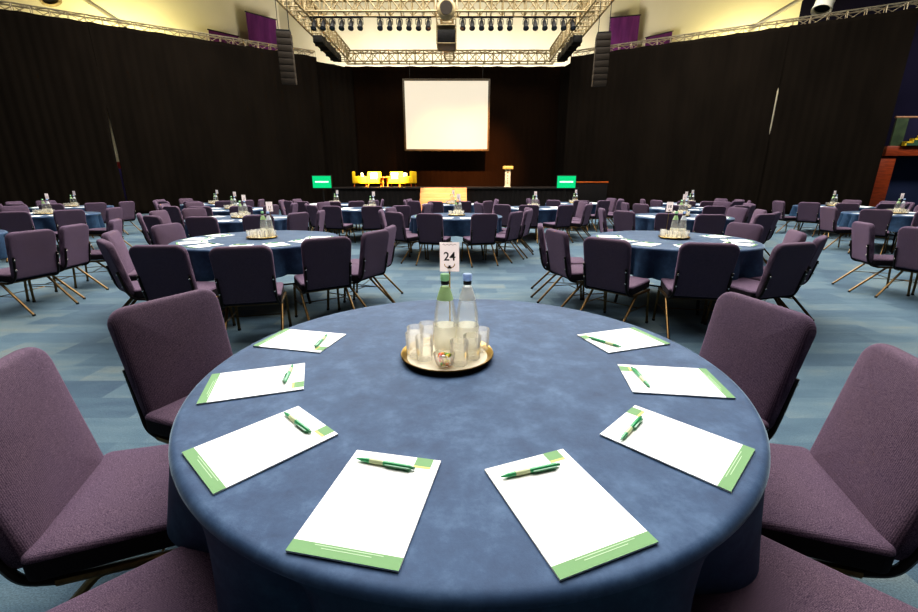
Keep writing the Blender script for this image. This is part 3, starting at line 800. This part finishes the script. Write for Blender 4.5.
def make_pad():
    # lies flat; local +Y points to the table centre (the top of the page), +X is the sitter's right
    t = thing('notepad', '', 'notepad', group='white notepads laid round the tables')
    p = obj('paper_block', BOX(-0.105, 0.105, -0.1485, 0.1485, 0.0, 0.004, bev=0.0005, seg=1), M['paper'], t, smooth=False)
    obj('green_footer', BOX(-0.105, 0.105, -0.1485, -0.1225, 0.0038, 0.0043), M['green'], p, smooth=False)
    bm = bmesh.new(); box(bm, -0.06, 0.07, -0.1275, -0.1262, 0.0042, 0.0046); box(bm, -0.045, 0.05, -0.1330, -0.1318, 0.0042, 0.0046)
    obj('footer_print', bm, M['paleline'], p, smooth=False)
    obj('green_square', BOX(0.048, 0.088, 0.119, 0.1485, 0.0038, 0.0043), M['green'], p, smooth=False)
    obj('yellow_line', BOX(0.048, 0.088, 0.112, 0.119, 0.0038, 0.0043), M['yellowline'], p, smooth=False)
    return t
def make_pen():
    t = thing('pen', '', 'pen', group='green ballpoint pens on notepads')
    rot = Matrix.Translation((0, 0, 0.0058)) @ Matrix.Rotation(PI/2, 4, 'Y')
    def L(pf): b = LATHE(pf, 12); b.transform(rot); return b
    obj('barrel', L([(0.0, -0.070), (0.0015, -0.070), (0.0045, -0.055), (0.0054, -0.040), (0.0056, 0.0), (0.0055, 0.062), (0.004, 0.066), (0, 0.066)]), M['pen'], t)
    obj('pale_band', L([(0.0056, -0.036), (0.0061, -0.034), (0.0061, -0.004), (0.0056, -0.002)]), M['penband'], t)
    obj('clip', BOX(0.004, 0.064, -0.0095, -0.0050, 0.0045, 0.0085, bev=0.0012), M['pendark'], t)
    obj('push_button', L([(0.0035, 0.066), (0.0035, 0.074), (0, 0.075)]), M['pendark'], t)
    return t
tray0, tum0, bg0, bb0, pad0, pen0 = make_tray(), make_tumbler(), make_bottle(True), make_bottle(False), make_pad(), make_pen()
sign24, sign18, signX = make_sign('24'), make_sign('18'), make_sign(None)

# table list: key, centre, description, cloth index, rotation of seats (deg), tray offset
TABLES = [
    ('T24', (0.026, 1.403), 'foreground table numbered 24', 0, 0, (-0.07, 0.055)),
    ('A', (-2.34, 4.96), 'big left table just behind table 24', 1, -8, (0.02, 0.02)),
    ('B', (2.47, 4.92), 'big right table just behind table 24', 2, 1, (0.06, 0.05)),
    ('C', (-0.05, 8.5), 'table straight behind the number 24 card', 1, 0, (0.0, 0.05)),
    ('L', (-6.8, 5.15), 'table cut by the left photo edge', 2, -10, (0, 0)),
    ('N', (7.1, 5.5), 'table cut by the right photo edge', 1, 8, (0, 0)),
    ('D', (-4.05, 7.95), 'second table of the left receding line', 2, -12, (0, 0)),
    ('G', (4.35, 8.4), 'second table of the right receding line', 1, 8, (0, 0)),
    ('J', (-8.6, 8.9), 'far left table nearer the camera', 1, -15, (0, 0)),
    ('M', (9.3, 9.1), 'far right table nearer the camera', 2, 15, (0, 0)),
    ('E', (-5.65, 10.7), 'third table of the left receding line', 1, -10, (0, 0)),
    ('H', (5.75, 11.0), 'third table of the right receding line', 2, 8, (0, 0)),
    ('P', (-2.25, 10.9), 'table below the yellow stage armchairs', 2, -4, (0, 0)),
    ('R', (1.95, 11.3), 'table below the slim white lectern', 1, 4, (0, 0)),
    ('K', (-10.6, 11.8), 'far left table next to the drapes', 2, -15, (0, 0)),
    ('O', (10.5, 12.1), 'far right table next to the drapes', 1, 15, (0, 0)),
    ('F', (-7.6, 13.4), 'fourth table of the left receding line', 2, -10, (0, 0)),
    ('I', (7.15, 13.4), 'fourth table of the right receding line', 1, 10, (0, 0)),
    ('Q', (-3.8, 13.2), 'table below the left green screen', 1, -5, (0, 0)),
    ('V', (3.7, 13.9), 'table below the right green screen', 2, 5, (0, 0)),
    ('U', (-0.24, 13.3), 'table in front of the stage steps', 1, 0, (0, 0)),
]
SEATN = ['back left', 'left', 'front left', 'left-of-front', 'right-of-front', 'front right', 'right', 'back right']
SEATA = [165, 195, 225, 255, 285, 315, 345, 375]
def face(dx, dy): return math.atan2(dy, dx)-PI/2         # chair local +Y -> direction
# chair overrides: table -> list of (seat name, backrest-top centre x, y, facing direction deg or None)
def to_c(cx, cy, px, py): return math.degrees(math.atan2(cy-py, cx-px))
OVR = {
    'T24': [('back left', -1.30, 1.80, -24), ('left', -1.285, 1.045, 17), ('front left', -0.905, 0.41, 46),
            ('front right', 0.97, 0.45, 132), ('right', 1.30, 1.075, 165), ('back right', 1.30, 1.73, 190)],
    'A': [('back left', -3.62, 5.28, -8), ('left', -3.66, 4.46, 25), ('front left', -3.14, 3.74, 48), ('left-of-front', -2.47, 3.44, 90),
          ('right-of-front', -1.76, 3.38, 105), ('front right', -1.24, 3.94, 124), ('right', -0.89, 4.50, 156), ('back right', -0.82, 5.0, 175)],
    'B': [('back left', 1.01, 5.25, -10), ('left', 1.06, 4.58, 14), ('front left', 1.36, 3.87, 42), ('left-of-front', 2.13, 3.57, 78),
          ('right-of-front', 2.86, 3.58, 108), ('front right', 3.42, 4.0, 133), ('right', 3.58, 4.50, 158), ('back right', 3.60, 5.36, 200)],
    'L': [('front right', -4.58, 4.52, 172), ('right', -4.70, 5.18, 190), ('back right', -4.80, 5.95, 205), ('right-of-front', -5.3, 3.9, 115)],
    'N': [('left', 5.23, 5.50, -20), ('front left', 5.29, 4.82, 12), ('left-of-front', 6.0, 4.2, 65)],
}
used_fwd = set()
def chair_at(px, py, deg, label, group):
    a = math.radians(deg); dx, dy = math.cos(a), math.sin(a)
    place(chair0, (px+dx*BACK, py+dy*BACK, 0), a-PI/2, label, group)
TUM = [(-0.125, 0.075), (-0.082, 0.118), (-0.082, -0.032), (0.092, -0.022), (0.128, 0.05), (-0.122, 0.005), (0.045, -0.075)]
TUMN = ['outer left', 'rear left', 'front left', 'front right', 'outer right', 'far left', 'front middle']
for key, (cx, cy), desc, ci, rot, (tx, ty) in TABLES:
    rz = random.uniform(0, 6.28) if key != 'T24' else min((math.radians(-153)-p for p in CLOTHS[0][1]), key=lambda v: abs((v+PI) % (2*PI)-PI))
    place(table0, (cx, cy, 0), rz, 'round folding table under the blue cloth, %s' % desc, 'round banquet tables')
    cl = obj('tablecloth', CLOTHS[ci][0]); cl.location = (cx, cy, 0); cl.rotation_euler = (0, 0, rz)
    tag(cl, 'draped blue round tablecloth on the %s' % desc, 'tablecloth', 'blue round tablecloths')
    g = 'purple banquet chairs round the tables'
    if key in OVR:
        for nm, px, py, deg in OVR[key]: chair_at(px, py, deg, 'purple padded chair, %s seat of the %s' % (nm, desc), g)
    else:
        for nm, a in zip(SEATN, SEATA):
            a = math.radians(a+rot+random.uniform(-4, 4)); rr = 1.46+random.uniform(-0.06, 0.08)
            px, py = cx+rr*math.cos(a), cy+rr*math.sin(a)
            chair_at(px, py, math.degrees(a)+180+random.uniform(-9, 9), 'purple padded chair, %s seat of the %s' % (nm, desc), g)
    # tray set
    zx = ZT+0.0012
    X, Y = cx+tx, cy+ty; zt = zx+0.0045
    place(tray0, (X, Y, zx), 0, 'round gold-rimmed tray in the middle of the %s' % desc)
    a = 0 if key == 'T24' else random.uniform(-0.5, 0.5); ca, sa = math.cos(a), math.sin(a)
    def T(p): return (X+p[0]*ca-p[1]*sa, Y+p[0]*sa+p[1]*ca, zt)
    place(bg0, T((-0.008, 0.055)), 0, 'water bottle with green cap on the %s' % desc)
    place(bb0, T((0.075, 0.055)), 0, 'water bottle with pale blue cap on the %s' % desc)
    sg = {'T24': sign24, 'B': sign18}.get(key, signX)
    place(sg, T((0.008, 0.125) if key == 'T24' else ((-0.09, 0.04) if key == 'B' else (0.05, 0.12))), 0 if key != 'A' else 0.1,
          ('white table number card reading 24 on a thin stand' if key == 'T24' else 'white number card on thin stand on the %s' % desc))
    nt_ = TUM if key in ('T24',) else TUM + [(0.0, -0.10), (-0.05, -0.09), (0.10, -0.09)]
    for i, p in enumerate(nt_):
        if key != 'T24' and i == 1: p = (-0.125, -0.06)
        nm = (TUMN+['frontmost', 'front inner left', 'front outer right'])[i]
        place(tum0, T(p), 0, 'tumbler %s on tray, %s' % (nm, desc))
# notepads and pens
PADS24 = [('front left', (-0.241, .884), (-.049, .838), (-.107, .547), (-.301, .591)), ('front right', (.066, .813), (.244, .884), (.359, .606), (.168, .533)),
          ('second left', (-.467, 1.096), (-.318, .939), (-.515, .733), (-.661, .873)), ('second right', (.370, .948), (.508, 1.096), (.714, .884), (.579, .736)),
          ('third left', (-.555, 1.394), (-.494, 1.195), (-.769, 1.102), (-.835, 1.303)), ('third right', (.540, 1.175), (.566, 1.385), (.869, 1.351), (.829, 1.131)),
          ('rear left', (-.497, 1.708), (-.545, 1.486), (-.806, 1.547), (-.764, 1.773)), ('rear right', (.579, 1.496), (.503, 1.683), (.792, 1.787), (.841, 1.579))]
PENO = {'front left': (-0.018, 0.106, -3), 'front right': (-0.015, 0.100, -4), 'second left': (-0.02, 0.10, 0), 'second right': (-0.03, 0.10, 4),
        'third left': (-0.02, 0.10, -8), 'third right': (-0.005, 0.10, 8), 'rear left': (0.0, 0.095, 12), 'rear right': (-0.02, 0.10, 22)}
def pad_at(x, y, rz, label, group='white notepads laid round the tables'):
    return place(pad0, (x, y, ZT+0.0012), rz, label, group)
for nm, tl, tr, br, bl in PADS24:
    x = (tl[0]+tr[0]+br[0]+bl[0])/4; y = (tl[1]+tr[1]+br[1]+bl[1])/4
    dx, dy = (tl[0]+tr[0]-br[0]-bl[0])/2, (tl[1]+tr[1]-br[1]-bl[1])/2
    rz = math.atan2(dy, dx)-PI/2
    pad_at(x, y, rz, '%s white notepad with green footer on table 24' % nm)
    ox, oy, ad = PENO[nm]; c, s = math.cos(rz), math.sin(rz)
    place(pen0, (x+ox*c-oy*s, y+ox*s+oy*c, ZT+0.0056), rz+math.radians(ad), 'green ballpoint pen on the %s notepad of table 24' % nm)
for key, (cx, cy), desc, ci, rot, _ in TABLES:
    if key == 'T24': continue
    for nm, a in zip(SEATN, SEATA):
        if key == 'L' and nm not in ('front right', 'right', 'back right') or key == 'N' and nm not in ('front left', 'left', 'back left'): continue
        aa = math.radians(a+rot+random.uniform(-3, 3)); r = 0.68
        x, y = cx+r*math.cos(aa), cy+r*math.sin(aa); rz = aa+PI/2+random.uniform(-0.1, 0.1)
        pad_at(x, y, rz, 'white notepad at the %s place of the %s' % (nm, desc))
        if key in ('A', 'B'):
            c, s = math.cos(rz), math.sin(rz); ox, oy = -0.02, 0.10
            place(pen0, (x+ox*c-oy*s, y+ox*s+oy*c, ZT+0.0056), rz+random.uniform(-0.2, 0.2), 'green pen on %s notepad of %s' % (nm, desc))
# sweets bowl on table 24
cx, cy = 0.026-0.07, 1.403+0.055; zt = ZT+0.0057
bx, by = cx-0.008, cy-0.085
tag(obj('sweet_bowl', LATHE([(0, 0), (0.024, 0), (0.030, 0.006), (0.040, 0.045), (0.0385, 0.046), (0.0285, 0.010), (0, 0.005)], 20), M['glass']),
    'small clear glass bowl of sweets at the front of tray 24', 'bowl').location = (bx, by, zt)
sw0 = None
for k in range(18):
    colr = ['orange', 'red', 'yellow', 'white', 'green', 'orange', 'red', 'white', 'yellow'][k % 9]
    lay = 0 if k < 6 else (1 if k < 13 else 2)
    n = (6, 7, 5)[lay]; a = 2*PI*(k-(0, 6, 13)[lay])/n+lay*0.4; r = (0.015, 0.019, 0.013)[lay]
    bm = bmesh.new(); bmesh.ops.create_uvsphere(bm, u_segments=10, v_segments=6, radius=0.0078)
    bmesh.ops.scale(bm, verts=bm.verts, vec=(1.25, 0.95, 0.85))
    for s in (-1, 1):
        b0 = bmesh.ops.create_cone(bm, segments=8, radius1=0.0015, radius2=0.006, depth=0.007)
        bmesh.ops.rotate(bm, verts=b0['verts'], cent=(0, 0, 0), matrix=Matrix.Rotation(s*PI/2, 3, 'Y')); bmesh.ops.translate(bm, verts=b0['verts'], vec=(s*0.0115, 0, 0))
    o = obj('sweet', bm, SWEETS[colr]); o.location = (bx+r*math.cos(a), by+r*math.sin(a), zt+0.0125+0.0125*lay); o.rotation_euler = (0, 0, a+PI/2)
    tag(o, '%s wrapped sweet in the small glass bowl on table 24' % colr, 'sweet', '%s sweets in the bowl' % colr)

# ------------------------------------------------------------------ lights
def area(loc, rot, sx, sy, power, col=(1, 1, 1)):
    l = bpy.data.lights.new('area_light', 'AREA'); l.shape = 'RECTANGLE'; l.size = sx; l.size_y = sy; l.energy = power; l.color = col
    o = bpy.data.objects.new('area_light', l); C.objects.link(o); o.location = loc; o.rotation_euler = rot; return o
def spot(loc, target, power, ang, col, blend=0.4, rad=0.1):
    l = bpy.data.lights.new('spot_light', 'SPOT'); l.energy = power; l.spot_size = math.radians(ang); l.spot_blend = blend; l.color = col; l.shadow_soft_size = rad
    o = bpy.data.objects.new('spot_light', l); C.objects.link(o); o.location = loc
    o.rotation_euler = (Vector(target)-Vector(loc)).to_track_quat('-Z', 'Y').to_euler(); return o
# house lights in the roof
area((0, 13.5, 12.5), (math.radians(-14), 0, 0), 24, 13, 7600, (1.0, 0.97, 0.93))
area((0, 2.6, 9.0), (0, 0, 0), 9, 3, 420, (1.0, 0.97, 0.92))
# wall washers standing behind the drapes; the last two are added fill lamps
area((0, 28.0, 7.4), (math.radians(150), 0, 0), 18, 1.0, 900, (1.0, 0.95, 0.86))
area((-16.3, 21.3, 7.2), (math.radians(152), 0, math.radians(46)), 8, 0.8, 130, (1.0, 0.88, 0.46))
area((14.4, 23.6, 7.2), (math.radians(152), 0, math.radians(-46)), 8, 0.8, 130, (1.0, 0.88, 0.46))
area((-16.2, 24.2, 8.2), (math.radians(160), 0, math.radians(46)), 4, 0.4, 150, (1.0, 0.91, 0.46))
area((15.0, 26.1, 8.2), (math.radians(160), 0, math.radians(-46)), 4, 0.4, 150, (1.0, 0.91, 0.46))
area((-15.6, 20.9, 3.2), (math.radians(-70), 0, math.radians(30)), 0.3, 2.5, 60, (1.0, 0.95, 0.8))  # unseen lamp added to brighten the pole in the left slit
area((20.5, 15.5, 6.5), (math.radians(50), 0, 0), 3, 1, 330, (0.95, 0.95, 1.0))  # unseen lamp added to brighten the balcony front
# stage spots
spot((-3.0, 16.2, 7.0), (-3.6, 21.3, 1.6), 50000, 20, (1.0, 0.80, 0.42))
spot((1.0, 16.2, 6.9), (2.28, 20.6, 1.7), 1800, 9, (1.0, 0.80, 0.52))
spot((-0.7, 15.8, 6.9), (-0.62, 19.4, 0.7), 4300, 20, (1.0, 0.66, 0.42))
spot((2.0, 18.0, 6.6), (0.9, 26.0, 2.0), 9000, 42, (1.0, 0.46, 0.17), 1.0)
spot((-0.6, 18.6, 6.3), (-0.8, 26.0, 1.4), 5200, 52, (1.0, 0.52, 0.22), 1.0)
spot((1.4, 22.0, 6.0), (1.95, 25.9, 2.75), 420, 9, (1.0, 0.50, 0.12), 1.0)

w = bpy.data.worlds.new('World'); S.world = w; w.use_nodes = True
w.node_tree.nodes['Background'].inputs[0].default_value = (0.9, 0.95, 1.0, 1); w.node_tree.nodes['Background'].inputs[1].default_value = 0.012

# ------------------------------------------------------------------ camera
cam = bpy.data.cameras.new('camera'); co = bpy.data.objects.new('camera', cam); C.objects.link(co); S.camera = co
co.location = (0, 0, 1.368); co.rotation_euler = (PI/2-0.2855, 0, 0)
cam.sensor_width = 36; cam.lens = 420.0/918*36; cam.clip_end = 200; cam.clip_start = 0.02
S.view_settings.view_transform = 'Standard'; S.view_settings.look = 'Medium High Contrast'; S.view_settings.exposure = 0.0
S.cycles.max_bounces = 8; S.cycles.transparent_max_bounces = 24
